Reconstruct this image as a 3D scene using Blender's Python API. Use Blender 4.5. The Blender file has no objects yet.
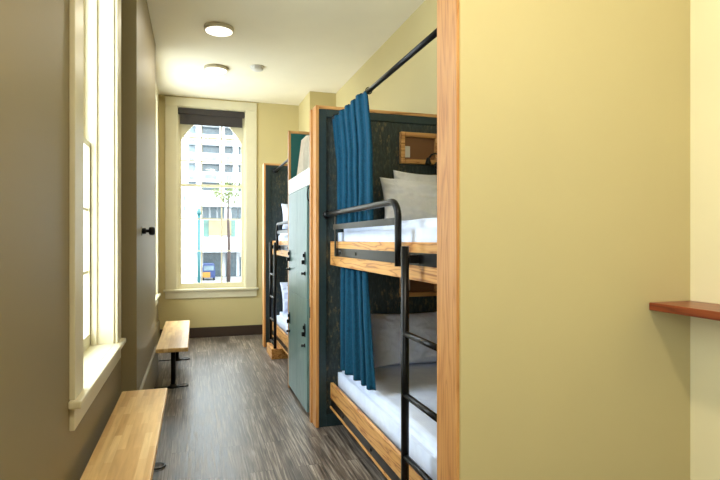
import bpy, bmesh, math, random
from mathutils import Vector, Matrix, noise
random.seed(7)
S = bpy.context.scene
C = S.collection
PI = math.pi
R = math.radians

# ------------------------------------------------------------------ materials
def new_mat(name):
    m = bpy.data.materials.new(name); m.use_nodes = True
    nt = m.node_tree
    b = nt.nodes['Principled BSDF']
    return m, nt, b

def lin(c):
    return tuple((x/12.92 if x <= .04045 else ((x+.055)/1.055)**2.4) for x in c)

def rgb(r, g, b):
    return lin((r/255, g/255, b/255)) + (1,)

def N(nt, t, **kw):
    n = nt.nodes.new(t)
    for k, v in kw.items():
        if k in n.inputs: n.inputs[k].default_value = v
        else: setattr(n, k, v)
    return n

def ramp(nt, fac, stops):
    r = nt.nodes.new('ShaderNodeValToRGB')
    e = r.color_ramp.elements
    while len(e) < len(stops): e.new(.5)
    for i, (p, c) in enumerate(stops):
        e[i].position = p; e[i].color = c
    nt.links.new(fac, r.inputs[0])
    return r.outputs[0]

def coords(nt, scale=(1,1,1), rot=(0,0,0)):
    tc = nt.nodes.new('ShaderNodeTexCoord')
    mp = nt.nodes.new('ShaderNodeMapping')
    mp.inputs['Scale'].default_value = scale
    mp.inputs['Rotation'].default_value = rot
    nt.links.new(tc.outputs['Object'], mp.inputs[0])
    return mp.outputs[0]

def bump(nt, b, height, strength=.2, dist=.01):
    bp = N(nt, 'ShaderNodeBump')
    bp.inputs['Strength'].default_value = strength
    bp.inputs['Distance'].default_value = dist
    nt.links.new(height, bp.inputs['Height'])
    nt.links.new(bp.outputs[0], b.inputs['Normal'])

def mixc(nt, fac, a, c, blend='MIX'):
    m = nt.nodes.new('ShaderNodeMix'); m.data_type = 'RGBA'; m.blend_type = blend
    for s, v in ((m.inputs[0], fac), (m.inputs[6], a), (m.inputs[7], c)):
        if hasattr(v, 'links'): nt.links.new(v, s)
        else: s.default_value = v
    return m.outputs[2]

def plain(name, col, rough=.5, metal=0, var=.06, scale=9, bstr=0.0, bscale=60, spec=.5):
    m, nt, b = new_mat(name)
    n = N(nt, 'ShaderNodeTexNoise', Scale=scale, Detail=4)
    nt.links.new(coords(nt), n.inputs['Vector'])
    lo = tuple(max(0, x*(1-var)) for x in col[:3])+(1,); hi = tuple(min(1, x*(1+var)) for x in col[:3])+(1,)
    nt.links.new(ramp(nt, n.outputs[0], [(.3, lo), (.7, hi)]), b.inputs['Base Color'])
    b.inputs['Roughness'].default_value = rough
    b.inputs['Metallic'].default_value = metal
    b.inputs['Specular IOR Level'].default_value = spec
    if bstr:
        n2 = N(nt, 'ShaderNodeTexNoise', Scale=bscale, Detail=3)
        nt.links.new(coords(nt), n2.inputs['Vector'])
        bump(nt, b, n2.outputs[0], bstr, .004)
    return m

def wood(name, dark, mid, light, axis='Y', s=1.0, rough=.42, coarse=9):
    """long grain along axis"""
    m, nt, b = new_mat(name)
    k = {'X': 0, 'Y': 1, 'Z': 2}[axis]
    sc = [coarse*s]*3; sc[k] = .9*s
    n = N(nt, 'ShaderNodeTexNoise', Scale=1.0, Detail=3, Distortion=.6)
    nt.links.new(coords(nt, sc), n.inputs['Vector'])
    # rings from the warped coarse field
    mm = N(nt, 'ShaderNodeMath', operation='MULTIPLY'); mm.inputs[1].default_value = 9
    nt.links.new(n.outputs[0], mm.inputs[0])
    fr = N(nt, 'ShaderNodeMath', operation='PINGPONG'); fr.inputs[1].default_value = .5
    nt.links.new(mm.outputs[0], fr.inputs[0])
    m2 = N(nt, 'ShaderNodeMath', operation='MULTIPLY'); m2.inputs[1].default_value = 2
    nt.links.new(fr.outputs[0], m2.inputs[0])
    sc2 = [220*s]*3; sc2[k] = 5*s
    f = N(nt, 'ShaderNodeTexNoise', Scale=1.0, Detail=2)
    nt.links.new(coords(nt, sc2), f.inputs['Vector'])
    base = ramp(nt, m2.outputs[0], [(0, dark), (.3, mid), (1, light)])
    fin = ramp(nt, f.outputs[0], [(.35, (.82,.78,.74,1)), (.6, (1,1,1,1))])
    nt.links.new(mixc(nt, .6, base, fin, 'MULTIPLY'), b.inputs['Base Color'])
    b.inputs['Roughness'].default_value = rough
    bump(nt, b, f.outputs[0], .08, .002)
    return m

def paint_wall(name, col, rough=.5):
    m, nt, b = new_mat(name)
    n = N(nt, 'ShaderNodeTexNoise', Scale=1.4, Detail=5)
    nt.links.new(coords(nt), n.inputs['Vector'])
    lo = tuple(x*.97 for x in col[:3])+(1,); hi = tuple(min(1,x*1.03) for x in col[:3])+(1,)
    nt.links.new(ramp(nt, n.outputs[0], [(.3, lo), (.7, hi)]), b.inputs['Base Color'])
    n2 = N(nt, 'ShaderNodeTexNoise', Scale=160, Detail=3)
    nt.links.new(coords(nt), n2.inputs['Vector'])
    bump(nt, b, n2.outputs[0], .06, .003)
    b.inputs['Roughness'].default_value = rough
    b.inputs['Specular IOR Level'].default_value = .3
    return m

def floor_mat():
    m, nt, b = new_mat('vinyl_planks')
    tc = N(nt, 'ShaderNodeTexCoord'); sp = N(nt, 'ShaderNodeSeparateXYZ'); cb = N(nt, 'ShaderNodeCombineXYZ')
    nt.links.new(tc.outputs['Object'], sp.inputs[0])
    nt.links.new(sp.outputs[1], cb.inputs[0]); nt.links.new(sp.outputs[0], cb.inputs[1])
    br = N(nt, 'ShaderNodeTexBrick', Scale=1.0)
    br.offset = .37; br.offset_frequency = 2
    br.inputs['Brick Width'].default_value = 1.22; br.inputs['Row Height'].default_value = .152
    br.inputs['Mortar Size'].default_value = .0015; br.inputs['Mortar Smooth'].default_value = .3
    br.inputs['Color1'].default_value = (0,0,0,1); br.inputs['Color2'].default_value = (1,1,1,1); br.inputs['Mortar'].default_value = (0,0,0,1)
    nt.links.new(cb.outputs[0], br.inputs['Vector'])
    # grain, shifted per plank
    ad = N(nt, 'ShaderNodeVectorMath', operation='MULTIPLY_ADD')
    nt.links.new(br.outputs['Color'], ad.inputs[0]); ad.inputs[1].default_value = (7, 13, 5)
    nt.links.new(tc.outputs['Object'], ad.inputs[2])
    mp = N(nt, 'ShaderNodeMapping'); mp.inputs['Scale'].default_value = (75, 2.6, 1)
    nt.links.new(ad.outputs[0], mp.inputs[0])
    g = N(nt, 'ShaderNodeTexNoise', Scale=1, Detail=6, Roughness=.62, Distortion=.5)
    nt.links.new(mp.outputs[0], g.inputs['Vector'])
    mp2 = N(nt, 'ShaderNodeMapping'); mp2.inputs['Scale'].default_value = (6, .8, 1)
    nt.links.new(ad.outputs[0], mp2.inputs[0])
    g2 = N(nt, 'ShaderNodeTexNoise', Scale=1, Detail=3, Distortion=.8)
    nt.links.new(mp2.outputs[0], g2.inputs['Vector'])
    base = ramp(nt, g.outputs[0], [(.33, rgb(54,47,43)), (.5, rgb(122,112,103)), (.66, rgb(188,179,168))])
    tint = ramp(nt, br.outputs['Color'], [(0, (.56,.54,.54,1)), (1, (1.0,.98,.96,1))])
    c = mixc(nt, 1.0, base, tint, 'MULTIPLY')
    pat = ramp(nt, g2.outputs[0], [(.35, (.66,.64,.63,1)), (.62, (1.06,1.04,1.0,1))])
    c = mixc(nt, .6, c, pat, 'MULTIPLY')
    c = mixc(nt, br.outputs['Fac'], c, rgb(30,26,24))
    nt.links.new(c, b.inputs['Base Color'])
    rr = ramp(nt, g.outputs[0], [(.3, (.28,)*3+(1,)), (.7, (.46,)*3+(1,))])
    nt.links.new(rr, b.inputs['Roughness'])
    bump(nt, b, g.outputs[0], .22, .003)
    return m

def butcher_mat():
    m, nt, b = new_mat('maple_butcher_block')
    tc = N(nt, 'ShaderNodeTexCoord'); sp = N(nt, 'ShaderNodeSeparateXYZ'); cb = N(nt, 'ShaderNodeCombineXYZ')
    nt.links.new(tc.outputs['Object'], sp.inputs[0])
    nt.links.new(sp.outputs[1], cb.inputs[0]); nt.links.new(sp.outputs[0], cb.inputs[1])
    br = N(nt, 'ShaderNodeTexBrick', Scale=1.0); br.offset = .43; br.offset_frequency = 2
    br.inputs['Brick Width'].default_value = .34; br.inputs['Row Height'].default_value = .036
    br.inputs['Mortar Size'].default_value = .0006
    br.inputs['Color1'].default_value = (0,0,0,1); br.inputs['Color2'].default_value = (1,1,1,1); br.inputs['Mortar'].default_value = (.1,.1,.1,1)
    nt.links.new(cb.outputs[0], br.inputs['Vector'])
    g = N(nt, 'ShaderNodeTexNoise', Scale=1, Detail=4, Distortion=.4)
    nt.links.new(coords(nt, (45, 3, 45)), g.inputs['Vector'])
    c = ramp(nt, br.outputs['Color'], [(0, rgb(212,170,108)), (.5, rgb(226,188,126)), (1, rgb(236,204,146))])
    c = mixc(nt, .55, c, ramp(nt, g.outputs[0], [(.35, (.72,.66,.6,1)), (.6, (1,1,1,1))]), 'MULTIPLY')
    nt.links.new(c, b.inputs['Base Color'])
    b.inputs['Roughness'].default_value = .33
    return m

def distressed_mat():
    m, nt, b = new_mat('rubbed_dark_plywood')
    n1 = N(nt, 'ShaderNodeTexNoise', Scale=1, Detail=6, Roughness=.7)
    nt.links.new(coords(nt, (34,34,20)), n1.inputs['Vector'])
    n2 = N(nt, 'ShaderNodeTexNoise', Scale=1, Detail=3)
    nt.links.new(coords(nt, (4,4,3)), n2.inputs['Vector'])
    n3 = N(nt, 'ShaderNodeTexNoise', Scale=1, Detail=5, Roughness=.7)
    nt.links.new(coords(nt, (70,70,18), (0,0,0)), n3.inputs['Vector'])
    base = ramp(nt, n3.outputs[0], [(.3, rgb(20,29,33)), (.55, rgb(40,54,57)), (.75, rgb(78,88,82))])
    mk = N(nt, 'ShaderNodeMath', operation='MULTIPLY')
    nt.links.new(ramp(nt, n1.outputs[0], [(.52, (0,0,0,1)), (.62, (1,1,1,1))]), mk.inputs[0])
    nt.links.new(ramp(nt, n2.outputs[0], [(.40, (0,0,0,1)), (.60, (1,1,1,1))]), mk.inputs[1])
    gold = ramp(nt, n3.outputs[0], [(.35, rgb(66,64,52)), (.65, rgb(122,110,80))])
    nt.links.new(mixc(nt, mk.outputs[0], base, gold), b.inputs['Base Color'])
    b.inputs['Roughness'].default_value = .5
    return m

def fabric_mat(name, col, wr=.0, stripe=0, rough=.9, wscale=7):
    m, nt, b = new_mat(name)
    n = N(nt, 'ShaderNodeTexNoise', Scale=wscale, Detail=4, Distortion=1.2)
    nt.links.new(coords(nt), n.inputs['Vector'])
    lo = tuple(x*.93 for x in col[:3])+(1,); hi = tuple(min(1,x*1.05) for x in col[:3])+(1,)
    c = ramp(nt, n.outputs[0], [(.3, lo), (.7, hi)])
    if stripe:
        w = N(nt, 'ShaderNodeTexWave', Scale=stripe); w.bands_direction = 'X'
        nt.links.new(coords(nt), w.inputs['Vector'])
        c = mixc(nt, .8, c, ramp(nt, w.outputs['Fac'], [(.35, (.94,.95,.96,1)), (.65, (1,1,1,1))]), 'MULTIPLY')
    nt.links.new(c, b.inputs['Base Color'])
    b.inputs['Roughness'].default_value = rough
    b.inputs['Specular IOR Level'].default_value = .2
    if 'Sheen Weight' in b.inputs: b.inputs['Sheen Weight'].default_value = .15
    if wr: bump(nt, b, n.outputs[0], wr, .03)
    return m

def weave_mat(name, col):
    m, nt, b = new_mat(name)
    n = N(nt, 'ShaderNodeTexNoise', Scale=1, Detail=3)
    nt.links.new(coords(nt, (160,160,40)), n.inputs['Vector'])
    n2 = N(nt, 'ShaderNodeTexNoise', Scale=1, Detail=3)
    nt.links.new(coords(nt, (90,90,260)), n2.inputs['Vector'])
    a = N(nt, 'ShaderNodeMath', operation='ADD'); nt.links.new(n.outputs[0], a.inputs[0]); nt.links.new(n2.outputs[0], a.inputs[1])
    h = N(nt, 'ShaderNodeMath', operation='MULTIPLY'); h.inputs[1].default_value = .5; nt.links.new(a.outputs[0], h.inputs[0])
    lo = tuple(x*.72 for x in col[:3])+(1,); hi = tuple(min(1,x*1.28) for x in col[:3])+(1,)
    nt.links.new(ramp(nt, h.outputs[0], [(.36, lo), (.64, hi)]), b.inputs['Base Color'])
    b.inputs['Roughness'].default_value = .85; b.inputs['Specular IOR Level'].default_value = .2
    return m

def glass_mat():
    m = bpy.data.materials.new('window_glass'); m.use_nodes = True
    nt = m.node_tree; nt.nodes.clear()
    o = N(nt, 'ShaderNodeOutputMaterial'); mx = N(nt, 'ShaderNodeMixShader')
    t = N(nt, 'ShaderNodeBsdfTransparent'); g = N(nt, 'ShaderNodeBsdfGlossy')
    g.inputs['Roughness'].default_value = .02
    n = N(nt, 'ShaderNodeTexNoise', Scale=3); nt.links.new(coords(nt), n.inputs['Vector'])
    nt.links.new(ramp(nt, n.outputs[0], [(.3, (.95,.975,.97,1)), (.7, (.97,.985,.98,1))]), t.inputs[0])
    f = N(nt, 'ShaderNodeLayerWeight'); f.inputs[0].default_value = .5
    nt.links.new(ramp(nt, f.outputs['Facing'], [(0, (.02,.02,.02,1)), (.7, (.05,.05,.05,1)), (1, (.4,.4,.4,1))]), mx.inputs[0]); nt.links.new(t.outputs[0], mx.inputs[1]); nt.links.new(g.outputs[0], mx.inputs[2])
    nt.links.new(mx.outputs[0], o.inputs[0])
    return m

def emit_mat(name, col, s):
    m, nt, b = new_mat(name)
    n = N(nt, 'ShaderNodeTexNoise', Scale=4); nt.links.new(coords(nt), n.inputs['Vector'])
    nt.links.new(ramp(nt, n.outputs[0], [(.2, tuple(x*.97 for x in col[:3])+(1,)), (.8, col)]), b.inputs['Emission Color'])
    b.inputs['Base Color'].default_value = (.9,.9,.88,1)
    b.inputs['Emission Strength'].default_value = s
    return m

M = {}
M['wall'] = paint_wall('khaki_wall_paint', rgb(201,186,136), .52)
M['taupe'] = paint_wall('taupe_wall_tone', rgb(138,125,94), .5)  # darker tone for the left wall, the pier and their baseboards
M['cream'] = paint_wall('cream_wall_tone', rgb(230,219,176), .52)  # paler tone for the near stretch of the right wall
M['ceiling'] = paint_wall('ceiling_paint', rgb(238,230,208), .7)
M['trim'] = plain('cream_trim_paint', rgb(214,206,176), .38, var=.02)
M['base_dark'] = plain('dark_brown_base', rgb(58,44,36), .4)
M['floor'] = floor_mat()
M['bench'] = butcher_mat()
M['oak_y'] = wood('oak_along', rgb(158,98,44), rgb(208,150,82), rgb(220,168,100), 'Y')
M['oak_z'] = wood('oak_upright', rgb(182,122,62), rgb(202,142,80), rgb(212,156,92), 'Z', coarse=12)
M['oak_x'] = wood('oak_across', rgb(150,98,48), rgb(200,146,86), rgb(218,168,106), 'X')
M['mahog'] = wood('mahogany', rgb(96,38,18), rgb(124,54,26), rgb(140,68,36), 'Y', rough=.3)
M['panel'] = distressed_mat()
M['panel_frame'] = plain('dark_teal_frame', rgb(34,52,55), .42, var=.15, scale=30)
M['locker'] = wood('sage_green_door', rgb(92,122,120), rgb(106,137,134), rgb(114,146,142), 'Z', rough=.34, coarse=14)
M['locker'].node_tree.nodes['Principled BSDF'].inputs['Specular IOR Level'].default_value = .4
M['teal'] = plain('teal_paint', rgb(0,92,92), .5, var=.08)
M['glare_white_board'] = plain('glare_white_board', rgb(222,230,226), .3, var=.02)  # pale locker rail, with window glare put into its white
M['black'] = plain('black_steel', rgb(24,24,25), .33, metal=.6, var=.2, scale=40)
M['void'] = plain('recess_shade', rgb(26,24,24), .8)  # near-black stands in for shade under the bunks and in locker gaps
M['sheet'] = fabric_mat('white_sheet', rgb(218,229,255), .25, stripe=24)
M['pillow'] = fabric_mat('white_pillow_case', rgb(216,226,252), .5)
M['pillow_grey'] = fabric_mat('grey_pillow_case', rgb(236,237,248), .5)
M['curtain'] = weave_mat('blue_curtain', rgb(11,64,88))
M['beige'] = fabric_mat('beige_linen', rgb(226,216,198), .1)
M['blind'] = plain('charcoal_blind', rgb(52,46,44), .7, var=.12, scale=50)
M['glass'] = glass_mat()
M['lamp'] = emit_mat('lamp_diffuser', (1.0,.94,.82,1), 1.6)
M['white_plastic'] = plain('white_plastic', rgb(214,210,202), .5, var=.02)
M['chrome'] = plain('satin_nickel', rgb(190,188,182), .25, metal=1, var=.03)
M['rim'] = plain('lamp_rim', rgb(196,186,160), .4, var=.03)
# outside
M['concrete'] = plain('pale_concrete', rgb(196,198,200), .8, var=.04, scale=2)
M['cool_glass'] = plain('facade_glazing', rgb(44,58,64), .25, var=.35, scale=1.5)
M['pale_glass'] = plain('pale_spandrel', rgb(84,98,104), .3, var=.3, scale=1.2)
M['sea_glass'] = plain('green_glazing', rgb(60,92,82), .3, var=.35, scale=.8)
M['sand'] = plain('sand_cladding', rgb(120,106,80), .7, var=.15, scale=1)
M['asphalt'] = plain('asphalt', rgb(120,118,116), .9, var=.1, scale=1)
M['brickpink'] = plain('pink_brick', rgb(150,100,96), .9, var=.3, scale=3)
M['teal_metal'] = plain('teal_metal', rgb(6,70,72), .5)
M['leaf'] = plain('leaves', rgb(84,92,40), .7, var=.5, scale=6)
M['bark'] = plain('bark', rgb(58,46,42), .9, var=.3, scale=4)
M['van_blue'] = plain('van_blue', rgb(10,36,84), .4)
M['van_yellow'] = plain('van_yellow', rgb(140,96,20), .4)
M['car_dark'] = plain('car_paint', rgb(50,44,60), .3)
M['tyre'] = plain('tyre', rgb(22,22,22), .8)

# ------------------------------------------------------------------ mesh helpers
def box(bm, x0, x1, y0, y1, z0, z1, bev=0.0, seg=2):
    x0, x1 = sorted((x0, x1)); y0, y1 = sorted((y0, y1)); z0, z1 = sorted((z0, z1))
    mt = Matrix.Translation(((x0+x1)/2, (y0+y1)/2, (z0+z1)/2)) @ Matrix.Diagonal((x1-x0, y1-y0, z1-z0, 1))
    r = bmesh.ops.create_cube(bm, size=1, matrix=mt)
    if bev > 0:
        es = list({e for v in r['verts'] for e in v.link_edges})
        bmesh.ops.bevel(bm, geom=es, offset=min(bev, .45*min(x1-x0, y1-y0, z1-z0)), segments=seg, affect='EDGES', profile=.5)
    return bm

def tube(bm, pts, r, seg=12, cap=True):
    pts = [Vector(p) for p in pts]
    rings = []
    t0 = (pts[1]-pts[0]).normalized()
    up = Vector((0,0,1)) if abs(t0.z) < .9 else Vector((1,0,0))
    nrm = t0.cross(up).normalized()
    for i, p in enumerate(pts):
        if i == 0: t = t0
        elif i == len(pts)-1: t = (pts[i]-pts[i-1]).normalized()
        else: t = ((pts[i]-pts[i-1]).normalized() + (pts[i+1]-pts[i]).normalized()).normalized()
        nrm = (nrm - t*nrm.dot(t)).normalized()
        bi = t.cross(nrm)
        rr = r[i] if isinstance(r, (list, tuple)) else r
        rings.append([bm.verts.new(p + (nrm*math.cos(a)+bi*math.sin(a))*rr) for a in (2*PI*k/seg for k in range(seg))])
    for a, b in zip(rings, rings[1:]):
        for k in range(seg):
            f = bm.faces.new((a[k], a[(k+1) % seg], b[(k+1) % seg], b[k])); f.smooth = True
    if cap:
        bm.faces.new(list(reversed(rings[0]))); bm.faces.new(rings[-1])
    return bm

def lathe(bm, prof, axis='Z', at=(0,0,0), seg=32, smooth=True):
    at = Vector(at)
    def P(r, h, a):
        c, s = math.cos(a)*r, math.sin(a)*r
        return at + (Vector((c, s, h)) if axis == 'Z' else Vector((h, c, s)) if axis == 'X' else Vector((s, h, c)))
    rings = []
    for r, h in prof:
        if r < 1e-6: rings.append([bm.verts.new(P(0, h, 0))])
        else: rings.append([bm.verts.new(P(r, h, 2*PI*k/seg)) for k in range(seg)])
    for a, b in zip(rings, rings[1:]):
        for k in range(seg):
            k2 = (k+1) % seg
            if len(a) == 1 and len(b) == 1: continue
            if len(a) == 1: f = bm.faces.new((a[0], b[k], b[k2]))
            elif len(b) == 1: f = bm.faces.new((a[k], a[k2], b[0]))
            else: f = bm.faces.new((a[k], a[k2], b[k2], b[k]))
            f.smooth = smooth
    bmesh.ops.recalc_face_normals(bm, faces=bm.faces)
    return bm

def prism(bm, outline, y0, y1, axis='Y'):
    """outline in the plane across axis; extruded from y0 to y1"""
    def P(u, v, t): return (u, t, v) if axis == 'Y' else (t, u, v) if axis == 'X' else (u, v, t)
    a = [bm.verts.new(P(u, v, y0)) for u, v in outline]
    b = [bm.verts.new(P(u, v, y1)) for u, v in outline]
    n = len(outline)
    for k in range(n): bm.faces.new((a[k], a[(k+1) % n], b[(k+1) % n], b[k]))
    bm.faces.new(a); bm.faces.new(list(reversed(b)))
    bmesh.ops.recalc_face_normals(bm, faces=bm.faces)
    return bm

def arc(cx, cz, r, a0, a1, n=8):
    return [(cx+r*math.cos(a0+(a1-a0)*k/n), cz+r*math.sin(a0+(a1-a0)*k/n)) for k in range(n+1)]

def B(): return bmesh.new()

def obj(name, bm, mat, parent=None, loc=None, rot=None):
    me = bpy.data.meshes.new(name)
    bmesh.ops.recalc_face_normals(bm, faces=bm.faces)
    bm.to_mesh(me); bm.free()
    me.materials.append(mat if not isinstance(mat, str) else M[mat])
    o = bpy.data.objects.new(name, me); C.objects.link(o)
    if parent: o.parent = parent
    if loc is not None: o.location = loc
    if rot is not None: o.rotation_euler = rot
    return o

def tag(o, label, cat, group=None):
    o['label'] = label; o['category'] = cat
    if group: o['group'] = group
    return o

def thing(name, label, cat, loc=(0,0,0), group=None):
    o = bpy.data.objects.new(name, None); C.objects.link(o); o.location = loc
    o.empty_display_size = .1
    return tag(o, label, cat, group)

def copy_thing(src, loc, label):
    def rec(o, parent):
        c = o.copy(); C.objects.link(c)
        if parent: c.parent = parent
        for ch in [x for x in bpy.data.objects if x.parent == o]: rec(ch, c)
        return c
    r = rec(src, None); r.location = loc; r['label'] = label
    return r

def struct(name, bm, mat, parent=None):
    o = obj(name, bm, mat, parent)
    if not parent: o['kind'] = 'structure'
    return o

# ------------------------------------------------------------------ dimensions
CZ = 3.44            # ceiling
XL, XR = -.49, 1.87  # side walls
YF = 7.88            # far wall
YB = -3.4            # wall behind the viewer
YA0, YA1 = 1.59, 1.73  # near end wall of the bunks
XP = .858            # end of partitions towards the aisle

# ------------------------------------------------------------------ shell
b = B(); box(b, XL-.3, XR+.1, YB-.1, YF+.3, -.1, 0); struct('floor', b, 'floor')
b = B(); box(b, XL-.3, XR+.1, YB-.1, YF+.3, CZ, CZ+.1); struct('ceiling', b, 'ceiling')
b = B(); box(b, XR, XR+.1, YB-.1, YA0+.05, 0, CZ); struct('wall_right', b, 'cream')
b = B(); box(b, XR, XR+.1, YA0+.05, YF+.3, 0, CZ); struct('wall_bunk', b, 'wall')
b = B(); box(b, XL-.3, XR+.1, YB-.1, YB, 0, CZ); struct('wall_back', b, 'wall')
b = B(); box(b, XP-.009, XR, YA0, YA1, 0, CZ); struct('wall_near', b, 'wall')
b = B(); box(b, 1.50, XR, 7.07, YF, 0, CZ); struct('wall_corner', b, 'wall')
# oak trim wrapped on the end of the near wall
b = B(); box(b, XP-.02, XP-.009, YA0-.006, YA1+.006, 0, CZ, .002); struct('trim_1', b, 'oak_z')

def wall_with_holes(name, axis, t0, t1, s0, s1, z1, holes):
    """wall slab (thickness t0..t1 across, s0..s1 along) with rectangular holes (a,b,z0,z1)"""
    b = B()
    def bx(a, c, za, zb):
        if c-a < 1e-4 or zb-za < 1e-4: return
        if axis == 'Y': box(b, t0, t1, a, c, za, zb)
        else: box(b, a, c, t0, t1, za, zb)
    p = s0
    for a, c, za, zb in sorted(holes):
        bx(p, a, 0, z1); bx(a, c, 0, za); bx(a, c, zb, z1); p = c
    bx(p, s1, 0, z1)
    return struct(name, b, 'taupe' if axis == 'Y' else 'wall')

WT = .30
# left windows: opening (y0,y1,z0,z1)
LW = {'window_2': (2.57, 3.64, .745, 3.22), 'window_3': (6.10, 7.32, .69, 3.22), 'added_window': (-.40, .65, .90, 3.22)}  # last opening is added out of view to light the near walls
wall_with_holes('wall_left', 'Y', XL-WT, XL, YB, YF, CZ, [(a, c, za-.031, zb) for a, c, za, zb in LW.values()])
FW = (-.245, .715, .70, 3.30)
wall_with_holes('wall_far', 'X', YF, YF+WT, XL-WT, XR, CZ, [(FW[0], FW[1], FW[2]-.031, FW[3])])
# the pier between the left windows
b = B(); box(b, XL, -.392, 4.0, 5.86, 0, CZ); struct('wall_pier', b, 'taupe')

# baseboards: tall painted board with a bevelled top
def base_run(b, x_wall, x_face, y0, y1, h):
    prism(b, [(x_wall, 0), (x_face, 0), (x_face, h-.03), (x_face-.006, h), (x_wall, h)], y0, y1, 'Y')
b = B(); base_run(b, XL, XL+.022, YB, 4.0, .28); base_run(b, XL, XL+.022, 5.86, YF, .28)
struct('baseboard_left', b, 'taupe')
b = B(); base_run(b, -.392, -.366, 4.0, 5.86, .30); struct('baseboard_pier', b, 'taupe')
b = B(); box(b, XL+.022, 1.498, YF-.016, YF, 0, .145, .004); struct('baseboard_far', b, 'base_dark')
b = B(); box(b, XL+.022, XR, YB, YB+.016, 0, .145, .004); struct('baseboard_back', b, 'base_dark')

# ------------------------------------------------------------------ windows
def build_window(name, w, z0, z1, to_world, arch=False, casing=.17, depth=.16, cols=3, rows=3, rev=.14, apron=.11, meet=None, near_casing=None):
    """window in local coords: u along wall (0..w), n outwards (+), z up. to_world(u,n,z)->xyz"""
    root = None
    def lb(b, u0, u1, n0, n1, za, zb, bev=0):
        p = to_world(u0, n0, za); q = to_world(u1, n1, zb)
        box(b, p[0], q[0], p[1], q[1], p[2], q[2], bev)
    # casing (root mesh)
    b = B(); c = casing
    lb(b, -c, 0, -.022, 0, z0-.0, z1, .003); lb(b, w, w+c, -.022, 0, z0, z1, .003)
    lb(b, -c, w+c, -.024, 0, z1, min(z1+c, CZ-.02), .003)
    root = struct(name, b, 'trim')
    # jamb lining
    b = B()
    lb(b, 0, .012, 0, rev+.06, z0, z1); lb(b, w-.012, w, 0, rev+.06, z0, z1); lb(b, .012, w-.012, 0, rev+.06, z1-.012, z1)
    obj('jamb', b, 'trim', root)
    b = B(); lb(b, -c-.025, w+c+.025, -.05, 0, z0-.032, z0, .006); lb(b, 0, w, -.001, rev+.09, z0-.03, z0)
    obj('stool', b, 'trim', root)
    b = B(); lb(b, -c, w+c, -.02, 0, z0-.032-apron, z0-.032, .003); obj('apron', b, 'trim', root)
    zm = meet or (z0+z1)/2
    def sash(nm, za, zb, n0, rb, rt, arched):
        n1 = n0+.035; st = .045
        b = B()
        lb(b, .012, .012+st, n0, n1, za, zb); lb(b, w-.012-st, w-.012, n0, n1, za, zb)
        lb(b, .012+st, w-.012-st, n0, n1, za, za+rb); lb(b, .012+st, w-.012-st, n0, n1, zb-rt, zb)
        ui0, ui1 = .012+st, w-.012-st; zi0, zi1 = za+rb, zb-rt
        if arched:
            # spandrels that leave a segmental arch
            for sgn, uc in ((1, ui0), (-1, ui1)):
                o = [(uc, zi1-.40), (uc, zi1)]
                for k in range(0, 11):
                    f_ = 1-k/10
                    o.append((uc+sgn*.33*f_**1.25, zi1-.40*(1-f_)))
                o.pop()
                pts = [to_world(u, n0, z) for u, z in o]; pts2 = [to_world(u, n1, z) for u, z in o]
                va = [b.verts.new(p) for p in pts]; vb = [b.verts.new(p) for p in pts2]
                n = len(o)
                for k in range(n): b.faces.new((va[k], va[(k+1) % n], vb[(k+1) % n], vb[k]))
                b.faces.new(va); b.faces.new(list(reversed(vb)))
        s = obj('sash', b, 'trim', root)
        b = B()
        for k in range(1, cols):
            u = ui0+(ui1-ui0)*k/cols; lb(b, u-.009, u+.009, n0+.005, n1-.005, zi0, zi1)
        for k in range(1, rows):
            z = zi0+(zi1-zi0)*k/rows; lb(b, ui0, ui1, n0+.006, n1-.006, z-.009, z+.009)
        obj('muntins', b, 'trim', s)
        b = B(); lb(b, ui0-.003, ui1+.003, n0+.015, n0+.019, zi0-.003, zi1+.003); obj('pane', b, 'glass', s)
    sash('sash', z0, zm+.02, rev-.04, .075, .035, False)
    sash('sash', zm-.015, z1-.012, rev, .035, .05, arch)
    # blind stops
    b = B(); lb(b, .012, .03, rev-.075, rev-.045, z0, z1); lb(b, w-.03, w-.012, rev-.075, rev-.045, z0, z1)
    obj('stop', b, 'trim', root)
    return root

build_window('window_1', FW[1]-FW[0], FW[2], FW[3], lambda u, n, z: (FW[0]+u, YF+n, z), arch=True, casing=.155, meet=2.19, apron=.10)
for nm, (y0, y1, z0, z1) in LW.items():
    build_window(nm, y1-y0, z0, z1, lambda u, n, z, y0=y0: (XL-n, y0+u, z), casing=.16 if nm != 'window_2' else .17, apron=.095, rev=.17)

# roller blind at the head of the far window
t = thing('roller_blind', 'charcoal roller blind rolled up at the head of the far window', 'blind', (FW[0], YF, 3.24))
w = FW[1]-FW[0]
b = B(); box(b, .016, w-.016, .008, .052, -.045, .045, .012); obj('cassette', b, 'blind', t)
b = B(); box(b, .04, w-.05, .022, .03, -.165, -.045, .002); box(b, .04, w-.05, .018, .034, -.185, -.165, .004); obj('fabric', b, 'blind', t)

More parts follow.
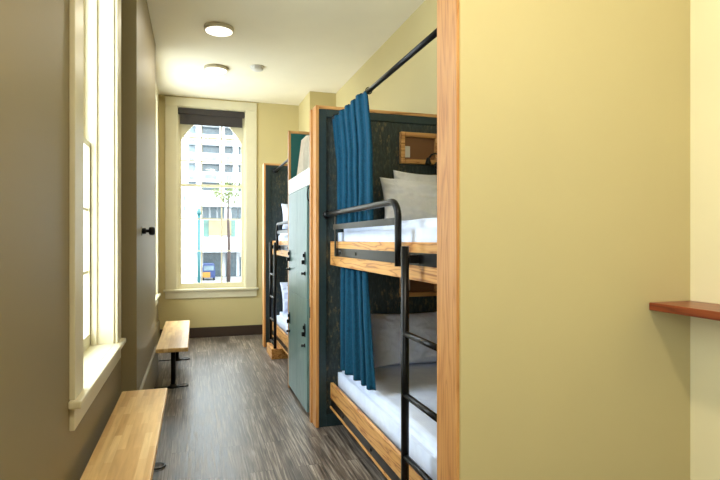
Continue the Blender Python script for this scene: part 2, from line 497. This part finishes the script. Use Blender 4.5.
# ------------------------------------------------------------------ ceiling fixtures
def ceiling_light(loc, label):
    t = thing('ceiling_light', label, 'ceiling light', loc, 'round ceiling lights over the aisle')
    b = B(); lathe(b, [(0,0), (.14,0), (.14,-.03), (.134,-.036), (.126,-.036), (.126,-.02), (0,-.02)], seg=40); obj('rim', b, 'rim', t)
    b = B(); lathe(b, [(.1255,-.021), (.1255,-.037), (.11,-.044), (.06,-.048), (0,-.049)], seg=40); obj('diffuser', b, 'lamp', t)
    return t
l1 = ceiling_light((.22, 5.22, CZ), 'round white ceiling light, the nearer and larger looking one')
copy_thing(l1, (.24, 6.44, CZ), 'round white ceiling light, farther one beside the smoke detector')
t = thing('smoke_detector', 'small white smoke detector on ceiling beside the farther ceiling light', 'smoke detector', (.70, 6.26, CZ))
b = B(); lathe(b, [(0,0), (.085,0), (.085,-.014), (.078,-.018), (0,-.018)], seg=32); obj('base', b, 'white_plastic', t)
b = B(); lathe(b, [(.072,-.0175), (.07,-.034), (.055,-.044), (0,-.048)], seg=32); obj('cover', b, 'white_plastic', t)

# ------------------------------------------------------------------ benches
def bench(loc, L, label, legs):
    t = thing('bench', label, 'bench', loc, 'maple benches along the left wall')
    b = B(); box(b, -.14, .14, 0, L, .382, .42, .008, 3); obj('seat', b, 'bench', t)
    for y in legs:
        b = B(); tube(b, [(0, y, .012), (0, y, .376)], .022, 16)
        lg = obj('leg', b, 'black', t)
        b = B(); lathe(b, [(0,0), (.062,0), (.062,.006), (.03,.014), (.024,.03), (0,.03)], at=(0, y, 0)); obj('floor_flange', b, 'black', lg)
        b = B(); box(b, -.12, .11, y-.05, y+.05, .372, .3815, .002); obj('mounting_plate', b, 'black', lg)
        b = B(); box(b, -.20, -.03, y-.012, y+.012, .001, .008, .001); obj('floor_strap', b, 'black', lg)
        b = B(); lathe(b, [(.034,.008), (.045,.003), (.05,.008), (.045,.013), (.034,.008)], at=(.092, y, 0), seg=24); obj('floor_ring', b, 'black', lg)
    return t
bench((-.312, 2.0, 0), 1.71, 'maple butcher block bench under the near left window', (.25, 1.46))
bench((-.198, 5.04, 0), 1.71, 'maple bench on black pipe legs near the far window', (.27, 1.45))

# black peg on the pier
t = thing('wall_peg', 'black metal peg on a round plate on left wall pier', 'wall hook', (-.392, 4.36, 1.47))
b = B(); lathe(b, [(0,.0), (.038,.0), (.038,.004), (.034,.006), (0,.006)], 'X', (0,0,0)); obj('plate', b, 'chrome', t)
b = B(); lathe(b, [(0,.006), (.024,.006), (.024,.03), (.013,.034), (.013,.05), (.03,.056), (.034,.07), (.034,.085), (.026,.096), (0,.098)], 'X', (0,0,0)); obj('knob', b, 'black', t)

# ------------------------------------------------------------------ wall shelf (right front)
t = thing('wall_shelf', 'reddish brown wooden shelf on the bright right wall', 'shelf', (XR, .55, 1.161))
b = B(); box(b, -.21, -.001, 0, YA0-.55-.002, -.03, 0, .003); obj('board', b, 'mahog', t)
for y in (.25, .84):
    b = B(); box(b, -.13, -.004, y-.015, y+.015, -.037, -.0305, .001); box(b, -.008, -.001, y-.015, y+.015, -.075, -.031, .001); obj('bracket', b, 'black', t)

# ------------------------------------------------------------------ partition panels at the bunk ends
def end_panel(y0, y1, x1, label, cubbies):
    t = thing('bunk_end_panel', label, 'partition panel', (XP, y0, 0))
    W = x1-XP; H = 2.405; T = y1-y0
    b = B(); box(b, .024, W, .012, T, 0, H-.024); obj('core', b, 'panel', t)
    b = B()
    box(b, .024, .082, 0, .012, 0, H-.024, .002); box(b, .082, W, 0, .012, H-.085, H-.024, .002); box(b, .082, W, 0, .012, 0, .09, .002)
    obj('face_frame', b, 'panel_frame', t)
    b = B(); box(b, 0, .024, -.004, T, 0, H, .002); obj('edge_trim', b, 'oak_z', t)
    b = B(); box(b, .024, W, -.004, T, H-.024, H, .002); obj('top_trim', b, 'oak_x', t)
    for (xa, xb, za, zb) in cubbies:
        xa -= XP; xb -= XP
        b = B(); fw = .034; d0, d1 = -.03, .012
        box(b, xa, xa+fw, d0, d1, za, zb, .003); box(b, xb-fw, xb, d0, d1, za, zb, .003)
        box(b, xa+fw, xb-fw, d0, d1, zb-fw, zb, .003); box(b, xa+fw, xb-fw, d0, d1, za, za+fw, .003)
        f = obj('cubby_frame', b, 'oak_x', t)
        b = B(); box(b, xa+fw, xb-fw, .004, .012, za+fw, zb-fw); obj('cubby_back', b, 'brownback', f)
        b = B(); box(b, xa+fw+.008, xa+fw+.052, -.006, .004, za+fw+.014, za+fw+.104, .003); obj('outlet', b, 'white_plastic', f)
    return t
M['brownback'] = plain('brown_cubby_back', rgb(122,82,50), .5)
end_panel(3.83, 3.94, XR-.001, 'dark rubbed partition panel with oak edge behind the blue curtains', [(1.53, 1.86, 2.0, 2.245), (1.53, 1.86, .955, 1.175)])
end_panel(6.92, 7.065, XR-.001, 'dark rubbed partition panel with oak edge nearest the far window', [])

# ------------------------------------------------------------------ bunk beds
def bunk(name, y0, y1, mir, lad, rail_end, label):
    """y0<y1 inner ends; mir: rail fixed at y1 (False) or at y0 (True)"""
    t = thing(name, label, 'bunk bed', (.968, y0, 0))
    L = y1-y0
    Y = (lambda d: L-d) if not mir else (lambda d: d)        # d measured from the end the rail is fixed to
    D = XR-.968-.002
    g = .002
    for nm, za, zb in (('upper_side_board', 1.213, 1.39), ('lower_side_board', .217, .332)):
        b = B(); box(b, 0, .024, g, L-g, za, zb, .003); obj(nm, b, 'oak_y', t)
    b = B(); box(b, .026, D, g, L-g, 1.225, 1.262); obj('upper_platform', b, 'oak_y', t)
    b = B(); box(b, .026, D, g, L-g, .215, .245); obj('lower_platform', b, 'oak_y', t)
    b = B(); box(b, -.007, -.0005, Y(.19), Y(L-.03), 1.284, 1.342, .001)
    for d in (.31, .68, 1.42, 1.56):
        lathe(b, [(.011,-.007), (.011,-.010), (.006,-.013), (0,-.013)], 'X', (0, Y(d), 1.313), 12)
    obj('upper_steel_strip', b, 'black', t)
    b = B(); box(b, .002, .024, g, L-g, .158, .2165, .001)
    for d in (.35, .95, 1.55): lathe(b, [(.011,.002), (.011,-.002), (0,-.004)], 'X', (0, Y(d), .187), 12)
    obj('lower_steel_strip', b, 'black', t)
    b = B(); box(b, -.004, D, g, L-g, .143, .157, .001); obj('base_board', b, 'oak_y', t)
    b = B(); box(b, .10, D, g, L-g, 0, .142); obj('plinth', b, 'void', t)
    b = B(); box(b, .035, .055, Y(.02), Y(1.1), 1.205, 1.2245, .002); obj('curtain_track', b, 'black', t)
    # guard rail
    xr = -.026; zr = 1.59; e = rail_end; rb = .085
    s = -1 if not mir else 1
    pts = [(xr, Y(.012), zr), (xr, Y(.5), zr)]
    for k in range(0, 9):
        a = PI/2*k/8
        pts.append((xr, Y(e-rb+rb*math.sin(a)), zr-rb+rb*math.cos(a)))
    pts += [(xr, Y(e), 1.40), (xr, Y(e), 1.272)]
    b = B(); tube(b, pts, .0175, 14); gr = obj('guard_rail', b, 'black', t)
    b = B(); lathe(b, [(0,0), (.032,0), (.032,s*.006), (.022,s*.014), (.018,s*.022), (0,s*.022)], 'Y', (xr, Y(.001), zr), 20); obj('rail_flange', b, 'black', gr)
    b = B(); box(b, xr-.004, xr+.004, Y(.20), Y(e-.01), 1.474, 1.51, .001); obj('lower_bar', b, 'black', gr)
    b = B(); box(b, xr+.0045, xr+.0105, Y(.20), Y(.235), 1.284, 1.59, .001); obj('upright_bar', b, 'black', gr)
    b = B(); box(b, xr+.0185, -.0075, Y(e-.02), Y(e+.02), 1.29, 1.336, .002); obj('rail_clamp', b, 'black', gr)
    # ladder
    xl = -.068
    lw = []
    for i, d in enumerate(lad):
        b = B(); tube(b, [(xl, Y(d), .122), (xl, Y(d), 1.372)], .0185, 14)
        ld = obj('ladder_upright', b, 'black', t)
        b = B(); box(b, xl+.017, -.0075, Y(d)-.016, Y(d)+.016, 1.295, 1.332, .002); obj('ladder_bracket', b, 'black', ld)
    for k in range(4):
        z = .98-.275*k
        b = B(); tube(b, [(xl, Y(lad[0])+s*.012, z), (xl, Y(lad[1])-s*.012, z)], .0135, 12); r = obj('rung', b, 'black', t)
    b = B(); box(b, xl-.045, .094, Y(lad[0]-.03), Y(lad[1]+.03), 0, .12, .004); obj('ladder_foot_block', b, 'oak_y', t)
    return t

bunk('bunk_bed', 1.742, 3.824, False, (1.635, 2.03), 1.445, 'near oak bunk bed with black ladder beside the olive end wall')
bunk('bunk_bed', 4.992, 6.914, True, (1.21, 1.59), 1.32, 'far oak bunk bed between the lockers and the far panel')

# ------------------------------------------------------------------ bedding
def mattress(x0, x1, y0, y1, z0, z1, label, seed):
    b = B(); box(b, x0, x1, y0, y1, z0, z1)
    es = list(b.edges)
    bmesh.ops.bevel(b, geom=es, offset=.045, segments=4, affect='EDGES')
    # finer top for soft unevenness
    bmesh.ops.bisect_plane
    for k in range(1, 22):
        y = y0+(y1-y0)*k/22
        g = b.verts[:]+b.edges[:]+b.faces[:]
        bmesh.ops.bisect_plane(b, geom=g, plane_co=(0,y,0), plane_no=(0,1,0))
    for k in range(1, 10):
        x = x0+(x1-x0)*k/10
        g = b.verts[:]+b.edges[:]+b.faces[:]
        bmesh.ops.bisect_plane(b, geom=g, plane_co=(x,0,0), plane_no=(1,0,0))
    for v in b.verts:
        if v.co.z > z1-.02:
            n = noise.noise(Vector((v.co.x*3+seed, v.co.y*2.2, seed)))
            v.co.z += .012*n
    for f in b.faces: f.smooth = True
    for v in b.verts: v.co -= Vector((x0, y0, z0))
    t = obj('mattress', b, 'sheet', None, (x0, y0, z0))
    return tag(t, label, 'mattress', 'sheeted mattresses on the bunks')

mattress(1.012, 1.855, 1.755, 3.812, 1.2635, 1.50, 'white sheeted mattress on the top bunk of the near bed', 1)
mattress(1.012, 1.855, 1.755, 3.812, .2465, .465, 'white sheeted mattress on the bottom bunk of the near bed', 5)
mattress(1.012, 1.855, 5.005, 6.90, 1.2635, 1.50, 'white sheeted mattress on the top bunk of the far bed', 9)
mattress(1.012, 1.855, 5.005, 6.90, .2465, .465, 'white sheeted mattress on the bottom bunk of the far bed', 12)

def pillow(w, h, th, loc, rot, mat, label, seed):
    """w along X, h along Z (leaning), thickness along Y"""
    b = B(); n, m = 52, 36
    front, back = {}, {}
    for i in range(n+1):
        for j in range(m+1):
            u = -1+2*i/n; v = -1+2*j/m
            q = max(0, (1-abs(u)**2.6))**.55 * max(0, (1-abs(v)**2.6))**.55
            pinch = 1-.05*(1-abs(u)**2)*(abs(v)**4); pv = 1-.06*(1-abs(u)**2)*1.0
            x = u*w/2*(1-.05*(1-v*v)*abs(u)**3); z = v*h/2*(1-.07*(1-u*u)*abs(v)**3)
            wr = noise.noise(Vector((u*2.2+seed, v*2.6, seed)))*.024 + abs(noise.noise(Vector((u*3.1+v*1.5+seed, v*3.4-u*1.2, seed*2))))*-.022 + noise.noise(Vector((u*9+seed, v*5, seed*3)))*.006
            edge = (i in (0, n) or j in (0, m))
            y = th/2*q + (0 if edge else wr*q**.5)
            front[i, j] = b.verts.new((x, -y, z+h/2))
            back[i, j] = front[i, j] if edge else b.verts.new((x, th/2*q*.8, z+h/2))
    for i in range(n):
        for j in range(m):
            for g, fl in ((front, 0), (back, 1)):
                vs = [g[i,j], g[i+1,j], g[i+1,j+1], g[i,j+1]]
                f = b.faces.new(vs if not fl else list(reversed(vs))); f.smooth = True
    t = obj('pillow', b, mat, None, loc, rot)
    return tag(t, label, 'pillow', 'pillows leaning at the bunk heads')

pillow(.62, .35, .15, (1.565, 3.44, 1.512), (R(-20), R(2), R(2)), 'pillow_grey', 'front grey white pillow on the near top bunk', 1)
pillow(.42, .42, .12, (1.632, 3.66, 1.514), (R(-12), R(3), R(0)), 'pillow_grey', 'back grey white pillow peeking above another on the near top bunk', 4)
pillow(.64, .40, .17, (1.54, 3.58, .475), (R(-20), R(1), R(3)), 'pillow', 'bluish white pillow leaning on the near bottom bunk', 7)
pillow(.62, .38, .16, (1.36, 6.60, 1.525), (R(-28), R(2), R(0)), 'pillow', 'white pillow on the far top bunk, seen beside the locker', 11)
pillow(.62, .38, .18, (1.40, 6.38, .50), (R(-34), R(3), R(4)), 'pillow', 'front crumpled white pillow on the far bottom bunk', 15)
pillow(.62, .40, .14, (1.38, 6.71, .48), (R(-14), R(-3), R(0)), 'pillow', 'back white pillow against the panel on the far bottom bunk', 18)

# ------------------------------------------------------------------ curtain rods and curtains
def curtain_rod(y0, y1, label):
    t = thing('curtain_rod', label, 'curtain rod', (1.013, y0, 2.312), 'black curtain rods over the top bunks')
    b = B(); tube(b, [(0, .004, 0), (0, y1-y0-.004, 0)], .0145, 14); obj('pole', b, 'black', t)
    for y, s in ((.001, 1), (y1-y0-.001, -1)):
        b = B(); lathe(b, [(0,0), (.034,0), (.034,s*.005), (.022,s*.016), (.0,s*.018)], 'Y', (0, y, 0), 20); obj('flange', b, 'black', t)
    return t
curtain_rod(1.732, 3.824, 'long black curtain rod over the near top bunk holding the blue curtain')
curtain_rod(4.992, 6.914, 'short looking black curtain rod over the far top bunk')

def curtain(x, ya, yb, ybb, z0, z1, folds, label, z0b=None, xshift=0, seed=0, ring=True):
    """hangs from z1 down to z0; top spans ya..yb (far->near), bottom ya..ybb"""
    t = thing('curtain', label, 'curtain', (x, ya, z1))
    b = B(); n, m = folds*14, 26
    z0b = z0b if z0b is not None else z0
    g = []
    for j in range(m+1):
        f = j/m; row = []
        for i in range(n+1):
            s = i/n
            top = s*(yb-ya); bot = s*(ybb-ya)
            y = top+(bot-top)*f
            ph = 2*PI*folds*s + (.35+.8*f)*math.sin(2.3*s*PI+seed) + .3*math.sin(7*s*PI+seed*2)
            amp = (.013 if ring else .018)+.006*f + .004*math.sin(s*23+seed)
            xx = amp*math.sin(ph) + .010*f*noise.noise(Vector((s*6, f*3, seed))) + xshift*min(1, f*2.5)
            y += .012*math.sin(ph*2+.6) + .015*f*noise.noise(Vector((s*3+9, f*2, seed)))
            zz = -(f*(z1-(z0+(z0b-z0)*s))) - (.045*max(0, (s-.9)/.1)**1.5*(1-f) if ring else 0)
            row.append(b.verts.new((xx, y, zz)))
        g.append(row)
    for j in range(m):
        for i in range(n):
            fc = b.faces.new((g[j][i], g[j][i+1], g[j+1][i+1], g[j+1][i])); fc.smooth = True
    o = obj('cloth', b, 'curtain', t)
    md = o.modifiers.new('thick', 'SOLIDIFY'); md.thickness = .003; md.offset = 0
    if ring:
        for k in range(folds):
            yy = (k+.25)/folds*(yb-ya)
            b = B(); pts = [(.039+.0195*math.cos(a), yy, .012+.0195*math.sin(a)) for a in (2*PI*q/18 for q in range(19))]
            tube(b, pts, .0035, 6, cap=False); obj('grommet', b, 'black', t)
    return t
curtain(.974, 3.78, 2.94, 2.94, 1.508, 2.300, 6, 'upper blue curtain hanging from the rod on the near top bunk', xshift=.028, seed=2)
curtain(1.013, 3.70, 3.06, 2.96, .47, 1.204, 5, 'lower blue curtain hanging over the near bottom bunk', z0b=.50, xshift=-.0, seed=6.5, ring=False)

# ------------------------------------------------------------------ reading lamp on the first panel
t = thing('reading_lamp', 'small black gooseneck reading lamp in front of the wall cubby', 'reading lamp', (1.84, 3.799, 1.99))
b = B(); lathe(b, [(0,0), (.03,0), (.03,-.012), (.012,-.02), (0,-.02)], 'Y', (0,0,0), 20); obj('base', b, 'black', t)
b = B(); tube(b, [(0,-.018,0), (0,-.06,.012), (-.01,-.10,.045), (-.04,-.13,.066), (-.09,-.145,.070), (-.125,-.15,.058), (-.145,-.15,.03)], .0075, 10); obj('gooseneck', b, 'black', t)
b = B(); lathe(b, [(0,.03), (.014,.028), (.017,.01), (.026,-.02), (.022,-.02), (0,-.012)], 'Z', (-.15,-.15,.005), 20); obj('lamp_head', b, 'black', t)

# ------------------------------------------------------------------ lockers
XF = .845
t = thing('locker_cabinet', 'tall sage green locker cabinet between the two bunk beds', 'locker', (XF, 3.948, 0))
YL = 4.985-3.948
DX = XR-XF-.002
def lp(nm, m, *a, par=None, bev=.002):
    b = B(); box(b, *a, bev); return obj(nm, b, m, par or t)
lp('body', 'void', .045, DX, .05, YL-.045, .03, 1.94, bev=0)
nearp = lp('side_panel', 'teal', .022, DX, .0, .045, 0, 2.40)
lp('side_edge_trim', 'oak_z', 0, .0215, .0, .045, 0, 2.40, par=nearp)
lp('strike_plate', 'black', -.004, .0, .014, .034, .80, .885, par=nearp, bev=.001)
farp = lp('side_panel', 'teal', .022, DX, YL-.04, YL, 0, 2.41)
lp('side_edge_trim', 'oak_z', 0, .0215, YL-.045, YL, 0, 2.435, par=farp)
lp('side_top_trim', 'oak_x', .022, DX, YL-.045, YL, 2.4105, 2.435, par=farp)
lp('top_rail', 'glare_white_board', 0, .04, .045, YL-.045, 1.83, 1.963)
lp('top_board', 'teal', .0405, DX, .046, YL-.046, 1.9405, 1.9645, bev=0)
lp('kick_board', 'void', .05, .07, .05, YL-.05, 0, .029, bev=0)
d0, d1 = .142, YL-.047
mid = (d0+d1)/2
for ci, (ya, yb) in enumerate(((d0, mid-.002), (mid+.002, d1))):
    for za, zb in ((.035, .928), (.932, 1.826)):
        b = B(); box(b, .0, .02, ya, yb, za, zb, .0015)
        d = obj('door', b, 'locker', t)
        yh = ya+.07 if ci == 0 else yb-.07
        zc = 1.25 if za > .5 else .672
        b = B(); box(b, -.008, -.0005, yh-.016, yh+.016, zc-.05, zc+.055, .002); box(b, -.03, -.008, yh-.013, yh+.013, zc-.045, zc-.012, .005); box(b, -.02, -.008, yh-.009, yh+.009, zc+.01, zc+.04, .004)
        obj('hasp', b, 'black', d)
        b = B(); lathe(b, [(0,0), (.016,0), (.016,-.006), (.009,-.012), (.012,-.03), (.0,-.034)], 'X', (-.0005, yh, zc-.12), 16)
        obj('knob', b, 'black', d)
# near-black strip painted as the gap's shade, and a bent hook
lp('gap_shade_strip', 'void', .018, .04, .046, d0-.003, .035, 1.826)
b = B(); tube(b, [(.014, .10, 1.82), (.0, .10, 1.80), (-.006, .10, 1.76), (-.002, .10, 1.72), (.014, .10, 1.70)], .005, 8); obj('gap_hook', b, 'black', t)

# cloth bundle on the locker
b = B()
rings = []
H = .36
for j in range(15):
    f = j/14
    row = []
    for k in range(72):
        a = 2*PI*k/72
        rx = (.215-.05*f**.9); ry = (.175-.05*f)
        fold = 1+.07*math.sin(11*a+1.2*f)+.035*math.sin(17*a+2)
        top = 1 if f < .93 else .86
        row.append(b.verts.new((math.cos(a)*rx*fold*top-.012*f, math.sin(a)*ry*fold*top-.02*f, H*f*(1+.05*math.sin(a*2+1)*f))))
    rings.append(row)
for a, c in zip(rings, rings[1:]):
    for k in range(72):
        fc = b.faces.new((a[k], a[(k+1) % 72], c[(k+1) % 72], c[k])); fc.smooth = True
b.faces.new(list(reversed(rings[0]))); b.faces.new(rings[-1])
o = obj('cloth_bundle', b, 'beige', None, (XF+.27, 4.72, 1.966)); tag(o, 'beige linen cloth bundle with vertical folds on the locker top', 'cloth')

# ------------------------------------------------------------------ outside
GZ = -5.0
b = B(); box(b, -120, 160, 12, 220, GZ-.2, GZ); o = struct('street_ground', b, 'asphalt')
# tower with a podium across the street
YT = 95
t = thing('building', 'pale concrete tower with banded floors seen through the far window', 'building', (0, YT, GZ))
b = B(); box(b, -1.3, 40, .6, 18, 0, 48); obj('wall', b, 'concrete', t)
b = B(); box(b, -60, -1.32, 3, 18, 0, 30); obj('wing', b, 'concrete', t)
for k in range(8):
    z = 13.2+3.22*k
    b = B(); box(b, -1.3, 40, -.9, .6, z, z+1.75, .05); sl = obj('balcony_band', b, 'concrete', t)
    b = B(); box(b, 1.2, 39.6, .35, .6, z+1.76, z+3.2); obj('glazing_band', b, 'cool_glass', t)
    for a_ in ((1.6, 3.6, -.93, -.9, z+.5, z+1.3), (5.2, 6.1, -.93, -.9, z+.4, z+1.3)): b = B(); box(b, *a_); obj('spandrel', b, 'pale_glass', t)
    for a_ in ((-1.0, .0, .3, .6, z+1.8, z+3.2), (-.9, -.1, -.95, -.9, z+.3, z+.9)): b = B(); box(b, *a_); obj('window', b, 'pale_glass', t)
for x in (.6, 4.5, 6.8, 11, 16, 22, 28):
    b = B(); box(b, x-.42, x+.42, -.7, .6, 12.5, 46); obj('pier', b, 'concrete', t)
b = B(); box(b, -1.3, 40, -1.5, .6, 12.2, 14.4); obj('parapet', b, 'concrete', t)
b = B(); box(b, -1.3, 40, -2.6, .6, 4.3, 6.9, .1); obj('canopy', b, 'concrete', t)
for x in (1.3, 2.6, 3.9, 6.2, 7.3, 8.6): b = B(); box(b, x, x+1.0, .2, .6, 10.2, 12.1); obj('window', b, 'cool_glass', t)
for a_ in ((1.4, 2.3, .25, .6, 6.95, 9.9), (6.1, 6.8, .25, .6, 6.95, 9.9), (7.9, 9.2, .2, .6, 6.95, 9.9)): b = B(); box(b, *a_); obj('window', b, 'sea_glass', t)
b = B(); box(b, 2.3, 6.1, .1, .6, 7.2, 9.9); obj('cladding', b, 'sand', t)
for a_ in ((1.4, 4.6, .2, .6, 0, 4.2), (5.2, 7.0, .2, .6, 0, 4.2), (7.6, 9.4, .2, .6, 0, 3.4)): b = B(); box(b, *a_); obj('storefront', b, 'cool_glass', t)
# plain white building on the left
t = thing('building', 'plain white low building at left in the far window view', 'building', (-.55, 60, GZ))
b = B(); box(b, -30, .5, 0, 12, 0, 12.2); obj('wall', b, 'concrete', t)
for x, z in ((-1.55, 9.4), (-1.55, 8.0), (-1.0, 10.7), (-.5, 9.6), (-.5, 10.7)): b = B(); box(b, x-.12, x+.12, -.06, .0, z, z+.5); obj('window', b, 'pale_glass', t)
b = B(); box(b, -2.3, -1.9, -.08, 0, 2.0, 4.4); box(b, -1.9, -1.6, -.08, 0, 2.6, 3.6); obj('brick_patch', b, 'brickpink', t)
# teal pole
t = thing('street_pole', 'teal painted street pole standing in the far window view', 'pole', (.38, 55, GZ))
b = B(); tube(b, [(0,0,0), (0,0,9.0)], .14, 14); obj('shaft', b, 'teal_metal', t)
b = B(); lathe(b, [(0,0), (.3,0), (.3,.3), (.16,.5), (0,.5)], at=(0,0,0), seg=20); obj('foot', b, 'teal_metal', t)
b = B(); lathe(b, [(0,8.9), (.2,8.95), (.2,9.25), (.08,9.5), (0,9.5)], at=(0,0,0), seg=20); obj('finial', b, 'teal_metal', t)
# trees
def tree(loc, h, rad, label, seed):
    rnd = random.Random(seed)
    t = thing('street_tree', label, 'tree', loc)
    b = B(); tube(b, [(0,0,0), (.1,.05,h*.4), (-.05,0,h*.75), (.05,0,h)], [.3,.24,.16,.05], 10); obj('trunk', b, 'bark', t)
    b = B()
    for _ in range(2600):
        a, e = rnd.uniform(0, 2*PI), rnd.uniform(-1, 1); r = rad*rnd.random()**.4
        p = Vector((math.cos(a)*math.sqrt(1-e*e)*r, math.sin(a)*math.sqrt(1-e*e)*r, e*r*.75+h))
        if noise.noise(p*.9+Vector((seed,0,0))) < -.02: continue
        sz = rnd.uniform(.08, .17)
        u = Vector((rnd.gauss(0,1), rnd.gauss(0,1), rnd.gauss(0,1))).normalized(); v = u.orthogonal().normalized()
        w_ = u.cross(v)
        b.faces.new([b.verts.new(p+v*sz), b.verts.new(p+w_*sz*.6), b.verts.new(p-v*sz), b.verts.new(p-w_*sz*.6)])
    obj('foliage', b, 'leaf', t)
tree((4.6, 78, GZ), 13.2, 2.6, 'yellow green street tree at right in the far window view', 3)
# van
t = thing('van', 'blue and yellow van parked before the storefront outside', 'van', (2.1, 86, GZ))
b = B(); prism(b, [(-.95,.45), (.95,.45), (.95,1.5), (.86,2.5), (.75,2.6), (-.75,2.6), (-.86,2.5), (-.95,1.5)], 0, 4.6, 'Y'); obj('body', b, 'van_blue', t)
b = B(); box(b, -.97, .2, -.05, 0, .5, 1.35); obj('rear_panel', b, 'van_yellow', t)
b = B(); box(b, -.75, .75, -.03, .0, 1.6, 2.35); obj('rear_window', b, 'pale_glass', t)
for sx in (-1, 1):
    for yy in (.9, 3.7):
        b = B(); lathe(b, [(0,-.1), (.36,-.1), (.36,.1), (0,.1)], 'X', (sx*.82, yy, .36), 20); obj('wheel', b, 'tyre', t)
# car
t = thing('car', 'dark parked car below the white building outside', 'car', (-5.6, 57, GZ))
b = B(); prism(b, [(0,.3), (4.3,.3), (4.35,.8), (3.6,.95), (2.9,1.45), (1.2,1.48), (.5,.95), (-.05,.85)], -1.7, 0, 'Y'); obj('body', b, 'car_dark', t)
for yy in (-1.65, -.05):
    for xx in (.85, 3.4):
        b = B(); lathe(b, [(0,-.1), (.33,-.1), (.33,.1), (0,.1)], 'Y', (xx, yy, .33), 20); obj('wheel', b, 'tyre', t)
b = B(); prism(b, [(1.0,1.0), (3.1,1.0), (2.8,1.38), (1.3,1.4)], -1.72, .02, 'Y'); obj('side_window', b, 'cool_glass', t)

# ------------------------------------------------------------------ light
W = bpy.data.worlds.new('overcast_sky'); S.world = W; W.use_nodes = True
nt = W.node_tree
bg = nt.nodes['Background']
bg.inputs['Color'].default_value = (.86, .94, 1.0, 1)
bg.inputs['Strength'].default_value = 12.5

def portal(name, loc, rot, sx, sy):
    l = bpy.data.lights.new(name, 'AREA'); l.shape = 'RECTANGLE'; l.size = sx; l.size_y = sy
    l.cycles.is_portal = True
    o = bpy.data.objects.new(name, l); C.objects.link(o); o.location = loc; o.rotation_euler = rot
for nm, (y0, y1, z0, z1) in LW.items():
    portal('daylight_'+nm, (XL-WT-.02, (y0+y1)/2, (z0+z1)/2), (0, R(-90), 0), z1-z0, y1-y0)
portal('daylight_window_1', ((FW[0]+FW[1])/2, YF+WT+.02, (FW[2]+FW[3])/2), (R(-90), 0, 0), FW[1]-FW[0], FW[3]-FW[2])

def lamp(loc, power, r):
    l = bpy.data.lights.new('ceiling_lamp', 'AREA'); l.shape = 'DISK'; l.size = r*2
    l.energy = power; l.color = (1.0, .90, .70)
    o = bpy.data.objects.new('ceiling_lamp', l); C.objects.link(o); o.location = loc
ceiling = [(.22, 5.22, 10), (.24, 6.44, 10)]
for p in ceiling: lamp((p[0], p[1], CZ-.052), p[2], .125)
b3 = copy_thing(l1, (.42, .62, CZ), 'added unseen round white ceiling light above the viewer')
lamp((.42, .62, CZ-.052), 42, .125)  # lamp added out of view to brighten the near end wall

# ------------------------------------------------------------------ camera
cam = bpy.data.cameras.new('camera'); cam.lens = 26.25; cam.sensor_width = 36; cam.sensor_fit = 'HORIZONTAL'
cam.clip_start = .02; cam.clip_end = 500
co = bpy.data.objects.new('camera', cam); C.objects.link(co)
co.location = (0, 0, 1.4); co.rotation_euler = (R(90), 0, R(-17.45))
S.camera = co
S.view_settings.view_transform = 'Standard'; S.view_settings.look = 'None'
S.view_settings.exposure = 0; S.view_settings.gamma = 1; S.view_settings.use_curve_mapping = False
S.cycles.max_bounces = 14; S.cycles.diffuse_bounces = 8; S.cycles.transparent_max_bounces = 16
S.cycles.sample_clamp_indirect = 8
